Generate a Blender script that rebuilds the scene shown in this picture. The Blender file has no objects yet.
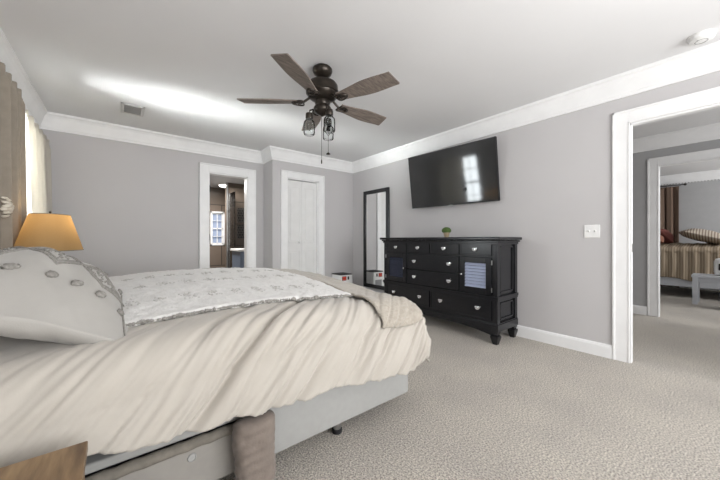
import bpy, bmesh, math, random
from math import sin, cos, pi, sqrt, atan2, hypot, radians
from mathutils import Vector, Matrix, noise
random.seed(7)
SC = bpy.context.scene
COL = SC.collection

# ------------------------------------------------------------------ camera, world, light, exposure
cam_d = bpy.data.cameras.new('camera'); cam = bpy.data.objects.new('camera', cam_d); COL.objects.link(cam)
cam.location = (0, 0, 1.04); cam.rotation_euler = (radians(90), 0, radians(-38.8))
cam_d.sensor_width = 36; cam_d.lens = 15.0; cam_d.shift_y = -1/720; cam_d.clip_start = 0.02
SC.camera = cam
SC.view_settings.view_transform = 'Standard'; SC.view_settings.look = 'None'
SC.view_settings.gamma = 1; SC.view_settings.use_curve_mapping = False
SC.view_settings.exposure = 0.64
w = bpy.data.worlds.new('world'); SC.world = w; w.use_nodes = True
w.node_tree.nodes['Background'].inputs[0].default_value = (0.82, 0.91, 1, 1)
w.node_tree.nodes['Background'].inputs[1].default_value = 1.6

def area(name, loc, direction, sx, sy, watts, col=(1, 1, 1), spread=180):
    l = bpy.data.lights.new(name, 'AREA'); l.shape = 'RECTANGLE'; l.size = sx; l.size_y = sy
    l.energy = watts; l.color = col; l.spread = radians(spread)
    o = bpy.data.objects.new(name, l); COL.objects.link(o); o.location = loc
    o.rotation_euler = Vector(direction).to_track_quat('-Z', 'Y').to_euler()
    return o
# added fill behind and beside the camera, then daylight at the left window
area('window_light', (1.6, -2.5, 1.35), (0, 1, 0.0), 3.2, 1.6, 76, (1, 0.99, 0.98))
area('window_light', (-0.66, -1.2, 1.4), (1, 0.5, 0.15), 1.5, 1.2, 10, (1, 0.985, 0.97))  # side fill, added where the wall has no window
area('window_light', (-1.0, 3.76, 1.5), (1, 0, 0.0), 1.0, 1.2, 56, (0.96, 0.98, 1))
# added area light behind the camera, imitates bounce off the ceiling; no lamp there
area('ceiling_wash', (1.3, -0.9, 1.5), (0.0, 1.2, 1), 2.0, 1.4, 12, (1, 1, 1), 130)
# sunlight thrown back up from the sunlit ground outside, through the window onto the ceiling
area('ground_bounce', (-1.35, 3.40, 1.22), (1, 0.12, 0.72), 0.6, 0.5, 3.6, (1, 0.99, 0.97), 38)
area('ground_bounce', (-1.8, 3.60, 1.45), (1, -0.05, 0.27), 0.5, 0.45, 6, (1, 0.99, 0.97), 30)
# the hall, the far bedroom, the bathroom
area('hall_light', (4.5, -1.6, 1.4), (0, 1, 0), 1.6, 1.5, 20)
area('far_room_light', (7.6, -2.4, 1.4), (0, 1, 0), 2.0, 1.5, 55)
area('bathroom_light', (1.3, 6.1, 2.1), (0, 0, -1), 0.5, 0.5, 40, (1, 0.97, 0.93))

# ------------------------------------------------------------------ materials
def mat(name, col, rough=0.6, col2=None, scale=8.0, bump=0.0, bscale=None, metal=0.0, spec=0.5,
        stretch=(1, 1, 1), detail=4, emit=None, estr=0, trans=0, ior=1.45, alpha=1, sheen=0, lo=0.35, hi=0.65, bdist=0.01):
    m = bpy.data.materials.new(name); m.use_nodes = True
    nt = m.node_tree; b = nt.nodes['Principled BSDF']
    b.inputs['Base Color'].default_value = (*col, 1); b.inputs['Roughness'].default_value = rough
    b.inputs['Metallic'].default_value = metal; b.inputs['Specular IOR Level'].default_value = spec
    b.inputs['Transmission Weight'].default_value = trans; b.inputs['IOR'].default_value = ior
    b.inputs['Alpha'].default_value = alpha; b.inputs['Sheen Weight'].default_value = sheen
    if emit: b.inputs['Emission Color'].default_value = (*emit, 1); b.inputs['Emission Strength'].default_value = estr
    tc = nt.nodes.new('ShaderNodeTexCoord'); mp = nt.nodes.new('ShaderNodeMapping')
    mp.inputs['Scale'].default_value = stretch; nt.links.new(tc.outputs['Object'], mp.inputs[0])
    c2 = col2 if col2 else tuple(c*0.96 for c in col)
    n = nt.nodes.new('ShaderNodeTexNoise'); n.inputs['Scale'].default_value = scale; n.inputs['Detail'].default_value = detail
    nt.links.new(mp.outputs[0], n.inputs['Vector'])
    r = nt.nodes.new('ShaderNodeValToRGB')
    r.color_ramp.elements[0].position = lo; r.color_ramp.elements[0].color = (*col, 1)
    r.color_ramp.elements[1].position = hi; r.color_ramp.elements[1].color = (*c2, 1)
    nt.links.new(n.outputs[0], r.inputs[0]); nt.links.new(r.outputs[0], b.inputs['Base Color'])
    if bump:
        n2 = nt.nodes.new('ShaderNodeTexNoise'); n2.inputs['Scale'].default_value = bscale or scale*3; n2.inputs['Detail'].default_value = 5
        nt.links.new(mp.outputs[0], n2.inputs['Vector'])
        bp = nt.nodes.new('ShaderNodeBump'); bp.inputs['Strength'].default_value = bump; bp.inputs['Distance'].default_value = bdist
        nt.links.new(n2.outputs[0], bp.inputs['Height']); nt.links.new(bp.outputs[0], b.inputs['Normal'])
    return m

def brickmat(name, c1, c2, mortar, sx, sz, bw, bh, rough=0.4, axis='xz', msize=0.01):
    m = mat(name, c1, rough); nt = m.node_tree; b = nt.nodes['Principled BSDF']
    tc = nt.nodes.new('ShaderNodeTexCoord'); sp = nt.nodes.new('ShaderNodeSeparateXYZ'); cb = nt.nodes.new('ShaderNodeCombineXYZ')
    nt.links.new(tc.outputs['Object'], sp.inputs[0])
    nt.links.new(sp.outputs['XYZ'.index(axis[0].upper())], cb.inputs[0]); nt.links.new(sp.outputs['XYZ'.index(axis[1].upper())], cb.inputs[1])
    br = nt.nodes.new('ShaderNodeTexBrick'); br.inputs['Color1'].default_value = (*c1, 1); br.inputs['Color2'].default_value = (*c2, 1)
    br.inputs['Mortar'].default_value = (*mortar, 1); br.inputs['Scale'].default_value = 1
    br.inputs['Brick Width'].default_value = bw; br.inputs['Row Height'].default_value = bh; br.inputs['Mortar Size'].default_value = msize
    nt.links.new(cb.outputs[0], br.inputs['Vector']); nt.links.new(br.outputs[0], b.inputs['Base Color'])
    return m

def stripemat(name, c1, c2, scale, axis='y', rough=0.8):
    m = mat(name, c1, rough); nt = m.node_tree; b = nt.nodes['Principled BSDF']
    tc = nt.nodes.new('ShaderNodeTexCoord'); wv = nt.nodes.new('ShaderNodeTexWave'); wv.wave_type = 'BANDS'
    wv.bands_direction = axis.upper(); wv.inputs['Scale'].default_value = scale; wv.inputs['Distortion'].default_value = 0.6
    wv.inputs['Detail'].default_value = 2
    nt.links.new(tc.outputs['Object'], wv.inputs['Vector'])
    r = nt.nodes.new('ShaderNodeValToRGB'); r.color_ramp.elements[0].position = 0.3; r.color_ramp.elements[0].color = (*c1, 1)
    r.color_ramp.elements[1].position = 0.65; r.color_ramp.elements[1].color = (*c2, 1)
    nt.links.new(wv.outputs[0], r.inputs[0]); nt.links.new(r.outputs[0], b.inputs['Base Color'])
    return m

M = {}
M['wall'] = mat('wall_paint', (0.54, 0.527, 0.530), 0.75, (0.53, 0.517, 0.520), 2, 0.06, 180, bdist=0.002)
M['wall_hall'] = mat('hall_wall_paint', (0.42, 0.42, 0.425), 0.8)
M['ceil'] = mat('ceiling_paint', (0.76, 0.76, 0.765), 0.85, (0.75, 0.75, 0.755), 3, 0.05, 120, bdist=0.002)
M['trim'] = mat('trim_paint', (0.86, 0.86, 0.86), 0.45)
M['door'] = mat('door_paint', (0.80, 0.80, 0.79), 0.5)
M['carpet'] = mat('carpet', (0.80, 0.745, 0.675), 0.97, (0.30, 0.27, 0.235), 115, 1.0, 140, detail=3, lo=0.36, hi=0.66, bdist=0.02, sheen=0.2)
def carpet_patches(m):
    nt = m.node_tree; b = nt.nodes['Principled BSDF']; src = b.inputs['Base Color'].links[0].from_socket
    n = nt.nodes.new('ShaderNodeTexNoise'); n.inputs['Scale'].default_value = 2.2; n.inputs['Detail'].default_value = 5
    tc = nt.nodes.new('ShaderNodeTexCoord'); nt.links.new(tc.outputs['Object'], n.inputs['Vector'])
    r = nt.nodes.new('ShaderNodeValToRGB'); r.color_ramp.elements[0].position = 0.35; r.color_ramp.elements[0].color = (0.91, 0.90, 0.89, 1)
    r.color_ramp.elements[1].position = 0.62; r.color_ramp.elements[1].color = (1.04, 1.03, 1.0, 1)
    mx = nt.nodes.new('ShaderNodeMix'); mx.data_type = 'RGBA'; mx.blend_type = 'MULTIPLY'; mx.inputs[0].default_value = 1
    nt.links.new(n.outputs[0], r.inputs[0]); nt.links.new(src, mx.inputs[6]); nt.links.new(r.outputs[0], mx.inputs[7])
    nt.links.new(mx.outputs[2], b.inputs['Base Color'])
carpet_patches(M['carpet'])
M['duvet'] = mat('beige_cotton', (0.46, 0.428, 0.382), 0.9, (0.445, 0.413, 0.367), 6, 0.12, 260, sheen=0.25, bdist=0.003)
M['throw'] = mat('white_tufted_cotton', (0.74, 0.73, 0.71), 0.95, (0.68, 0.67, 0.65), 40, 0.7, 120, sheen=0.3, bdist=0.008)
M['tuft'] = mat('grey_tuft', (0.60, 0.585, 0.56), 0.95, (0.52, 0.505, 0.48), 90, 0.8, 200, bdist=0.006)
M['pom'] = mat('grey_pompom', (0.33, 0.315, 0.29), 0.95, (0.24, 0.23, 0.21), 90, 0.8, 200, bdist=0.006)
M['taupe'] = mat('taupe_knit', (0.42, 0.38, 0.325), 0.95, (0.36, 0.325, 0.275), 60, 0.6, 140, sheen=0.3, bdist=0.006)
M['pillow'] = mat('greige_cotton', (0.40, 0.385, 0.36), 0.9, (0.38, 0.365, 0.34), 10, 0.25, 220, sheen=0.2, bdist=0.003)
M['white_linen'] = mat('white_linen', (0.72, 0.70, 0.67), 0.9)
M['mattress'] = mat('mattress_ticking', (0.27, 0.28, 0.30), 0.9, (0.20, 0.21, 0.23), 60, 0.3, 120)
M['base_grey'] = mat('cool_grey_upholstery', (0.36, 0.36, 0.35), 0.85, (0.345, 0.345, 0.335), 30, 0.1, 200, bdist=0.003)
M['base_warm'] = mat('warm_grey_upholstery', (0.30, 0.285, 0.26), 0.85, (0.285, 0.27, 0.25), 30, 0.1, 200, bdist=0.003)
M['roll'] = mat('taupe_piping', (0.22, 0.20, 0.17), 0.9, (0.18, 0.165, 0.14), 50)
M['bolster'] = mat('taupe_suede', (0.20, 0.165, 0.14), 0.85, (0.165, 0.135, 0.115), 14, 0.25, 60, sheen=0.2)
M['black'] = mat('satin_black_paint', (0.007, 0.0075, 0.010), 0.25, (0.010, 0.0105, 0.013), 12, spec=0.6)
M['blackmatte'] = mat('matte_black', (0.012, 0.012, 0.014), 0.6)
M['chrome'] = mat('chrome', (0.82, 0.82, 0.82), 0.22, metal=1)
M['chrome_dk'] = mat('brushed_nickel', (0.5, 0.5, 0.5), 0.35, metal=1)
M['screen'] = mat('tv_screen', (0.03, 0.031, 0.032), 0.07, (0.035, 0.036, 0.037), 3, spec=0.7)
M['bronze'] = mat('dark_bronze', (0.028, 0.023, 0.019), 0.3, (0.045, 0.036, 0.028), 20, metal=0.6)
M['blade'] = mat('weathered_wood_blade', (0.26, 0.215, 0.185), 0.55, (0.14, 0.115, 0.098), 9, 0.3, 40, stretch=(1, 9, 9))
M['glass'] = mat('clear_glass', (0.95, 0.97, 0.97), 0.02, (0.95, 0.97, 0.97), trans=1.0, ior=1.45)
M['mirror'] = mat('mirror_glass', (0.93, 0.94, 0.94), 0.01, (0.93, 0.94, 0.94), metal=1)
M['curtain'] = mat('taupe_curtain', (0.31, 0.27, 0.22), 0.9, (0.28, 0.245, 0.20), 20, 0.15, 200, sheen=0.2)
M['curtain_lt'] = mat('cream_curtain', (0.66, 0.63, 0.57), 0.9, (0.64, 0.61, 0.55), 20)
M['vent'] = mat('vent_enamel', (0.62, 0.61, 0.60), 0.5)
M['ventdark'] = mat('vent_inside', (0.30, 0.29, 0.285), 0.8)
M['plastic'] = mat('white_plastic', (0.82, 0.82, 0.81), 0.4)
M['greyplastic'] = mat('grey_plastic', (0.3, 0.3, 0.3), 0.4)
M['red'] = mat('red_display', (0.30, 0.03, 0.02), 0.4, emit=(0.8, 0.08, 0.04), estr=0.25)
M['leaf'] = mat('boxwood_leaf', (0.10, 0.17, 0.035), 0.7, (0.05, 0.09, 0.02), 60)
M['pot'] = mat('terracotta_cream', (0.42, 0.33, 0.22), 0.8)
M['louver'] = mat('pale_blue_louver', (0.42, 0.47, 0.62), 0.4)  # slat colour paints in blinds reflected in the right door
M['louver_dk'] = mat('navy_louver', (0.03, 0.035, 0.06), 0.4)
M['brown_curtain'] = mat('brown_curtain', (0.17, 0.115, 0.085), 0.9)
M['stripe'] = stripemat('striped_quilt', (0.26, 0.20, 0.135), (0.42, 0.34, 0.25), 9.0, 'y')
M['stripe2'] = stripemat('striped_sham', (0.20, 0.155, 0.12), (0.46, 0.40, 0.33), 9.0, 'y')
M['redbrown'] = mat('red_brown_velvet', (0.17, 0.055, 0.045), 0.9)
M['rust'] = mat('rust_cotton', (0.32, 0.15, 0.10), 0.9)
M['white_paint'] = mat('white_furniture_paint', (0.62, 0.64, 0.68), 0.5)
M['dark'] = mat('charcoal_fabric', (0.03, 0.03, 0.035), 0.9)
M['tile'] = brickmat('brown_stone_tile', (0.16, 0.125, 0.10), (0.125, 0.10, 0.08), (0.06, 0.05, 0.042), 1, 1, 0.9, 0.45, 0.3)
M['mosaic'] = brickmat('black_mosaic', (0.012, 0.012, 0.014), (0.03, 0.03, 0.03), (0.10, 0.09, 0.08), 1, 1, 0.05, 0.05, 0.3, msize=0.006)
M['vanity'] = mat('blue_grey_cabinet', (0.16, 0.20, 0.27), 0.45)
M['bathceil'] = mat('bathroom_ceiling', (0.62, 0.62, 0.63), 0.8)
M['lampglow'] = mat('lit_diffuser', (0.9, 0.9, 0.9), 0.4, emit=(1, 0.97, 0.92), estr=3)
M['flower'] = mat('cream_petals', (0.68, 0.62, 0.52), 0.85)
M['dash'] = mat('ceramic_base', (0.55, 0.50, 0.42), 0.3)

def thinglass(name, tint=(.96, .98, .98), ior=1.5):
    m = bpy.data.materials.new(name); m.use_nodes = True; nt = m.node_tree; nt.nodes.clear()
    o = nt.nodes.new('ShaderNodeOutputMaterial'); t = nt.nodes.new('ShaderNodeBsdfTransparent'); g = nt.nodes.new('ShaderNodeBsdfGlossy')
    f = nt.nodes.new('ShaderNodeFresnel'); f.inputs[0].default_value = ior; mx = nt.nodes.new('ShaderNodeMixShader')
    t.inputs[0].default_value = (*tint, 1); g.inputs['Roughness'].default_value = .02
    nt.links.new(f.outputs[0], mx.inputs[0]); nt.links.new(t.outputs[0], mx.inputs[1]); nt.links.new(g.outputs[0], mx.inputs[2]); nt.links.new(mx.outputs[0], o.inputs[0])
    return m
M['pane'] = thinglass('window_glass'); M['jar'] = thinglass('jar_glass', (.97, .98, .98), 1.18)
def woodmat():
    m = mat('oak_top', (0.34, 0.225, 0.12), 0.5, (0.11, 0.065, 0.035), 4, 0.1, 30, stretch=(9, 1.2, 6), detail=8, lo=0.3, hi=0.72)
    return m
M['oak'] = woodmat()

def shademat():
    m = bpy.data.materials.new('amber_shade'); m.use_nodes = True; nt = m.node_tree; nt.nodes.clear()
    o = nt.nodes.new('ShaderNodeOutputMaterial'); d = nt.nodes.new('ShaderNodeBsdfDiffuse'); t = nt.nodes.new('ShaderNodeBsdfTranslucent')
    mx = nt.nodes.new('ShaderNodeMixShader'); mx.inputs[0].default_value = 0.55
    tc = nt.nodes.new('ShaderNodeTexCoord'); n = nt.nodes.new('ShaderNodeTexNoise'); n.inputs['Scale'].default_value = 60
    mp = nt.nodes.new('ShaderNodeMapping'); mp.inputs['Scale'].default_value = (1, 1, 12)
    r = nt.nodes.new('ShaderNodeValToRGB'); r.color_ramp.elements[0].color = (0.38, 0.265, 0.135, 1); r.color_ramp.elements[1].color = (0.44, 0.315, 0.17, 1)
    nt.links.new(tc.outputs['Object'], mp.inputs[0]); nt.links.new(mp.outputs[0], n.inputs['Vector']); nt.links.new(n.outputs[0], r.inputs[0])
    nt.links.new(r.outputs[0], d.inputs[0]); nt.links.new(r.outputs[0], t.inputs[0])
    nt.links.new(d.outputs[0], mx.inputs[1]); nt.links.new(t.outputs[0], mx.inputs[2]); nt.links.new(mx.outputs[0], o.inputs[0])
    return m
M['shade'] = shademat()

def translucent(name, col, k):
    m = bpy.data.materials.new(name); m.use_nodes = True; nt = m.node_tree; nt.nodes.clear()
    o = nt.nodes.new('ShaderNodeOutputMaterial'); d = nt.nodes.new('ShaderNodeBsdfDiffuse'); t = nt.nodes.new('ShaderNodeBsdfTranslucent')
    mx = nt.nodes.new('ShaderNodeMixShader'); mx.inputs[0].default_value = k
    tc = nt.nodes.new('ShaderNodeTexCoord'); n = nt.nodes.new('ShaderNodeTexNoise'); n.inputs['Scale'].default_value = 40
    r = nt.nodes.new('ShaderNodeValToRGB'); r.color_ramp.elements[0].color = (*[c*.95 for c in col], 1); r.color_ramp.elements[1].color = (*col, 1)
    nt.links.new(tc.outputs['Object'], n.inputs['Vector']); nt.links.new(n.outputs[0], r.inputs[0])
    nt.links.new(r.outputs[0], d.inputs[0]); nt.links.new(r.outputs[0], t.inputs[0])
    nt.links.new(d.outputs[0], mx.inputs[1]); nt.links.new(t.outputs[0], mx.inputs[2]); nt.links.new(mx.outputs[0], o.inputs[0])
    return m
M['curtain_lt'] = translucent('cream_curtain_cloth', (0.70, 0.665, 0.60), 0.35)
M['blind'] = translucent('window_blind', (0.40, 0.45, 0.55), 0.4)

# ------------------------------------------------------------------ helpers
class MB:
    def __init__(s): s.bm = bmesh.new()
    def box(s, x0, y0, z0, x1, y1, z1, bev=0.0):
        b = bmesh.new(); bmesh.ops.create_cube(b, size=1)
        x0, x1 = min(x0, x1), max(x0, x1); y0, y1 = min(y0, y1), max(y0, y1); z0, z1 = min(z0, z1), max(z0, z1)
        bmesh.ops.scale(b, vec=(x1-x0, y1-y0, z1-z0), verts=b.verts)
        bmesh.ops.translate(b, vec=((x0+x1)/2, (y0+y1)/2, (z0+z1)/2), verts=b.verts)
        if bev:
            bmesh.ops.bevel(b, geom=b.edges[:], offset=min(bev, .45*min(x1-x0, y1-y0, z1-z0)), segments=2, affect='EDGES', profile=.5)
        s.merge(b); return s
    def merge(s, b):
        me = bpy.data.meshes.new('t'); b.to_mesh(me); b.free(); s.bm.from_mesh(me); bpy.data.meshes.remove(me)
    def lathe(s, prof, c=(0, 0, 0), n=24, ex=1.0, ey=1.0, cap=True, mtx=None):
        b = bmesh.new(); rings = []
        for r, z in prof:
            rings.append([b.verts.new((c[0]+r*ex*cos(2*pi*i/n), c[1]+r*ey*sin(2*pi*i/n), c[2]+z)) for i in range(n)])
        for a, d in zip(rings, rings[1:]):
            for i in range(n): b.faces.new((a[i], a[(i+1) % n], d[(i+1) % n], d[i]))
        if cap:
            b.faces.new(rings[0][::-1]); b.faces.new(rings[-1])
        if mtx is not None: bmesh.ops.transform(b, matrix=mtx, verts=b.verts)
        bmesh.ops.recalc_face_normals(b, faces=b.faces)
        s.merge(b); return s
    def tube(s, pts, r, n=8, closed=False):
        b = bmesh.new(); pts = [Vector(p) for p in pts]; rings = []
        N = len(pts)
        for i, p in enumerate(pts):
            if closed: t = (pts[(i+1) % N]-pts[i-1])
            else: t = pts[min(i+1, N-1)]-pts[max(i-1, 0)]
            t.normalize(); up = Vector((0, 0, 1)) if abs(t.z) < .95 else Vector((1, 0, 0))
            u = t.cross(up).normalized(); v = t.cross(u).normalized()
            rr = r[i] if isinstance(r, (list, tuple)) else r
            rings.append([b.verts.new(p+u*rr*cos(2*pi*k/n)+v*rr*sin(2*pi*k/n)) for k in range(n)])
        m = N if closed else N-1
        for i in range(m):
            a, d = rings[i], rings[(i+1) % N]
            for k in range(n): b.faces.new((a[k], a[(k+1) % n], d[(k+1) % n], d[k]))
        if not closed: b.faces.new(rings[0][::-1]); b.faces.new(rings[-1])
        bmesh.ops.recalc_face_normals(b, faces=b.faces)
        s.merge(b); return s
    def ball(s, c, r, sub=2, sc=(1, 1, 1), rot=None, rough=0):
        b = bmesh.new(); bmesh.ops.create_icosphere(b, subdivisions=sub, radius=r)
        if rough:
            for v in b.verts: v.co *= 1+rough*(noise.noise(v.co*(2.5/r)+Vector(c)*50))
        for v in b.verts: v.co = Vector((v.co.x*sc[0], v.co.y*sc[1], v.co.z*sc[2]))
        if rot is not None: bmesh.ops.transform(b, matrix=rot, verts=b.verts)
        bmesh.ops.translate(b, vec=c, verts=b.verts); s.merge(b); return s
    def prism(s, poly, axis, a0, a1):
        """poly 2D closed outline, extruded along axis"""
        b = bmesh.new()
        def P(p, a):
            return {'x': (a, p[0], p[1]), 'y': (p[0], a, p[1]), 'z': (p[0], p[1], a)}[axis]
        A = [b.verts.new(P(p, a0)) for p in poly]; B = [b.verts.new(P(p, a1)) for p in poly]
        n = len(poly); b.faces.new(A); b.faces.new(B[::-1])
        for i in range(n): b.faces.new((A[i], B[i], B[(i+1) % n], A[(i+1) % n]))
        bmesh.ops.recalc_face_normals(b, faces=b.faces); s.merge(b); return s
    def grid(s, f, nu, nv, closeu=False):
        b = bmesh.new(); V = [[b.verts.new(f(i/nu, j/nv)) for j in range(nv+1)] for i in range(nu if closeu else nu+1)]
        for i in range(nu):
            i2 = (i+1) % len(V)
            for j in range(nv): b.faces.new((V[i][j], V[i2][j], V[i2][j+1], V[i][j+1]))
        s.merge(b); return s
    def xf(s, m): bmesh.ops.transform(s.bm, matrix=m, verts=s.bm.verts); return s
    def build(s, name, m, parent=None, smooth=None, recalc=False, origin=None):
        if recalc: bmesh.ops.recalc_face_normals(s.bm, faces=s.bm.faces)
        if origin: bmesh.ops.translate(s.bm, vec=-Vector(origin), verts=s.bm.verts)
        me = bpy.data.meshes.new(name); s.bm.to_mesh(me); s.bm.free(); me.materials.append(m)
        o = bpy.data.objects.new(name, me); COL.objects.link(o)
        if origin: o.location = origin
        if parent is not None:
            # geometry is written in world space unless the root sits at the origin
            o.parent = parent
            o.matrix_parent_inverse = Matrix.Translation(-Vector(parent['_w'])) if '_w' in parent.keys() else Matrix.Identity(4)
        if smooth:
            me.polygons.foreach_set('use_smooth', [True]*len(me.polygons))
            if smooth == 'auto':
                try: me.set_sharp_from_angle(angle=radians(35))
                except Exception: pass
        return o

def root(name, loc, label, cat, group=None):
    o = bpy.data.objects.new(name, None); COL.objects.link(o); o.location = loc; o['_w'] = list(loc)
    o['label'] = label; o['category'] = cat; o.empty_display_size = .1
    if group: o['group'] = group
    return o
def tag(o, label, cat, group=None):
    o['label'] = label; o['category'] = cat
    if group: o['group'] = group
    return o
def struct(mb, name, m, parent=None, **k):
    o = mb.build(name, m, parent, **k)
    if parent is None: o['kind'] = 'structure'
    return o

# ------------------------------------------------------------------ the shell
XL, XR, YB, YC, XJ, YF, H = -0.68, 3.34, 4.72, 4.36, 1.81, -2.6, 2.42
XH0, XH1, XS0, XS1 = 3.395, 5.62, 5.68, 9.36      # hall, far bedroom
T = 0.12
struct(MB().box(XL-T, YF-T, -0.06, XS1+T, YB+.06, 0), 'floor', M['carpet'])
struct(MB().box(.3, YB+.06, -0.06, 3.4, 7.5, 0.0), 'floor', M['tile'])
struct(MB().box(XL-T, YF-T, H, XS1+T, YB+T, H+.08), 'ceiling', M['ceil'])
struct(MB().box(.3, YB+T, 2.18, 3.4, 7.5, 2.26), 'ceiling', M['bathceil'])
# left wall with its window
def wall_x(name, x0, x1, y0, y1, ops, m=None):
    """wall of constant x, openings (ya, yb, za, zb)"""
    mb = MB(); y = y0
    for ya, yb, za, zb in sorted(ops):
        mb.box(x0, y, 0, x1, ya, H)
        if za > 0: mb.box(x0, ya, 0, x1, yb, za)
        mb.box(x0, ya, zb, x1, yb, H); y = yb
    mb.box(x0, y, 0, x1, y1, H)
    return struct(mb, name, m or M['wall'])
def wall_y(name, y0, y1, x0, x1, ops, m=None):
    mb = MB(); x = x0
    for xa, xb, za, zb in sorted(ops):
        mb.box(x, y0, 0, xa, y1, H)
        if za > 0: mb.box(xa, y0, 0, xb, y1, za)
        mb.box(xa, y0, zb, xb, y1, H); x = xb
    mb.box(x, y0, 0, x1, y1, H)
    return struct(mb, name, m or M['wall'])
WIN = (3.18, 4.36, 0.75, 2.08)
wall_x('wall_left', XL-T, XL, YF-T, YB+T, [WIN])
wall_y('wall_back', YB, YB+T, XL, XJ, [(1.003, 1.559, 0, 2.0)])
wall_x('wall_jog', XJ, XJ+.1, YC, YB+T, [])
wall_y('wall_closet', YC, YC+T, XJ+.1, XR+T, [(2.043, 2.61, 0, 2.0)])
DR = (-0.32, 0.540, 0, 2.01)
wall_x('wall_right', XR, XH0, YF-T, YC, [DR])
wall_y('wall_front', YF-T, YF, XL, XS1, [(0.3, 2.9, .7, 2.1), (7.0, 8.4, .7, 2.0)])
DH = (-0.25, 0.622, 0, 2.02)
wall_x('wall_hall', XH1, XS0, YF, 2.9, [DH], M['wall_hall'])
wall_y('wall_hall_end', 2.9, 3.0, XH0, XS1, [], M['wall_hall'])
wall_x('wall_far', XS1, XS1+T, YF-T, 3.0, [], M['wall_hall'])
# closet interior
struct(MB().box(XJ+.1, YC+T+.45, 0, XR+T, YC+T+.5, H), 'wall_closet_rear', M['wall'])

def sweep(path, prof, closed):
    """sweep prof [(inward offset, z)] along path; room lies to the right of travel"""
    mb = MB(); b = bmesh.new(); n = len(path); rings = []
    for i in range(n):
        p = Vector(path[i]); ns = []
        if closed or i > 0: d = (p-Vector(path[i-1])).normalized(); ns.append(Vector((d.y, -d.x)))
        if closed or i < n-1: d = (Vector(path[(i+1) % n])-p).normalized(); ns.append(Vector((d.y, -d.x)))
        if len(ns) == 2:
            m = (ns[0]+ns[1]); m = m/ (1+ns[0].dot(ns[1]))
        else: m = ns[0]
        rings.append([b.verts.new((p.x+m.x*o, p.y+m.y*o, z)) for o, z in prof])
    k = len(prof)
    for i in range(n if closed else n-1):
        a, d = rings[i], rings[(i+1) % n]
        for j in range(k): b.faces.new((a[j], a[(j+1) % k], d[(j+1) % k], d[j]))
    if not closed: b.faces.new(rings[0]); b.faces.new(rings[-1][::-1])
    bmesh.ops.recalc_face_normals(b, faces=b.faces); mb.merge(b); return mb
CROWN = [(0, 2.24), (.014, 2.24), (.016, 2.262), (.022, 2.27), (.030, 2.30), (.052, 2.365), (.066, 2.39), (.078, 2.397), (.08, 2.42), (0, 2.42)]
struct(sweep([(XL, YF), (XL, YB), (XJ, YB), (XJ, YC), (XR, YC), (XR, YF)], CROWN, True), 'trim_1', M['trim'])
struct(sweep([(XH0, YF), (XH0, 2.9), (XH1, 2.9), (XH1, YF)], CROWN, True), 'trim_2', M['trim'])
struct(sweep([(XS0, YF), (XS0, 2.9), (XS1, 2.9), (XS1, YF)], CROWN, True), 'trim_3', M['trim'])
mb = MB()   # bead under the far bedroom's crown
for i in range(60): mb.ball((XS1-.012, 1.6-i*.045, 2.232), .013, 1)
struct(mb, 'trim_4', M['trim'])
BASE = [(0, 0), (.016, 0), (.016, .095), (.010, .112), (0, .118)]
for nm, pts in (('baseboard_left', [(XL, YF), (XL, YB), (.883, YB)]), ('baseboard_back', [(1.682, YB), (XJ, YB), (XJ, YC), (1.936, YC)]),
                ('baseboard_closet', [(2.731, YC), (XR, YC), (XR, .657)]), ('baseboard_hall', [(XH1, 2.9), (XH1, .737)]),
                ('baseboard_far', [(XS0, 2.9), (XS1, 2.9), (XS1, YF)]), ('baseboard_hall_near', [(XH0, .657), (XH0, 2.9), (XH1, 2.9)])):
    struct(sweep(pts, BASE, False), nm, M['trim'])

def casing_x(name, xf, sgn, ya, yb, zt, w=.115, back=None, depth=.057):
    """door casing on a wall of constant x; sgn=-1 faces -x"""
    mb = MB(); t = .012*sgn
    for (a, b_, z0, z1) in ((yb, yb+w, 0, zt+w), (ya-w, ya, 0, zt+w), (ya, yb, zt, zt+w)):
        mb.box(xf, a, z0, xf+t, b_, z1, .003)
    e = .018  # back band
    mb.box(xf, yb+w-e, 0, xf+t*1.5, yb+w, zt+w, .003); mb.box(xf, ya-w, 0, xf+t*1.5, ya-w+e, zt+w, .003); mb.box(xf, ya-w, zt+w-e, xf+t*1.5, yb+w, zt+w, .003)
    mb.box(xf, yb, 0, xf+t*1.35, yb+.012, zt+.012, .003); mb.box(xf, ya-.012, zt, xf+t*1.35, yb+.012, zt+.012, .003)
    # jamb lining
    if sgn > 0: return struct(mb, name, M['trim'])
    x2 = xf-sgn*depth
    mb.box(xf, yb-.006, 0, x2, yb, zt); mb.box(xf, ya, 0, x2, ya+.006, zt); mb.box(xf, ya, zt-.015, x2, yb, zt)
    
    return struct(mb, name, M['trim'])
def casing_y(name, yf, xa, xb, zt, w=.12, depth=T):
    mb = MB(); t = -.02
    for (a, b_, z0, z1) in ((xb, xb+w, 0, zt+w), (xa-w, xa, 0, zt+w), (xa, xb, zt, zt+w)):
        mb.box(a, yf, z0, b_, yf+t, z1, .003)
    e = .018
    mb.box(xb+w-e, yf, 0, xb+w, yf+t*1.5, zt+w, .003); mb.box(xa-w, yf, 0, xa-w+e, yf+t*1.5, zt+w, .003); mb.box(xa-w, yf, zt+w-e, xb+w, yf+t*1.5, zt+w, .003)
    y2 = yf+depth
    mb.box(xb-.015, yf, 0, xb, y2, zt); mb.box(xa, yf, 0, xa+.015, y2, zt); mb.box(xa, yf, zt-.015, xb, y2, zt)
    mb.box(xa+.015, yf+.05, 0, xa+.027, yf+.09, zt)
    return struct(mb, name, M['trim'])
c1 = casing_x('trim_5', XR, -1, DR[0], DR[1], 2.01)
MB().box(XR+.012, DR[1]-.0085, .93, XR+.042, DR[1]-.005, 1.0, .001).build('strike_plate', M['chrome_dk'], c1)
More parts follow.
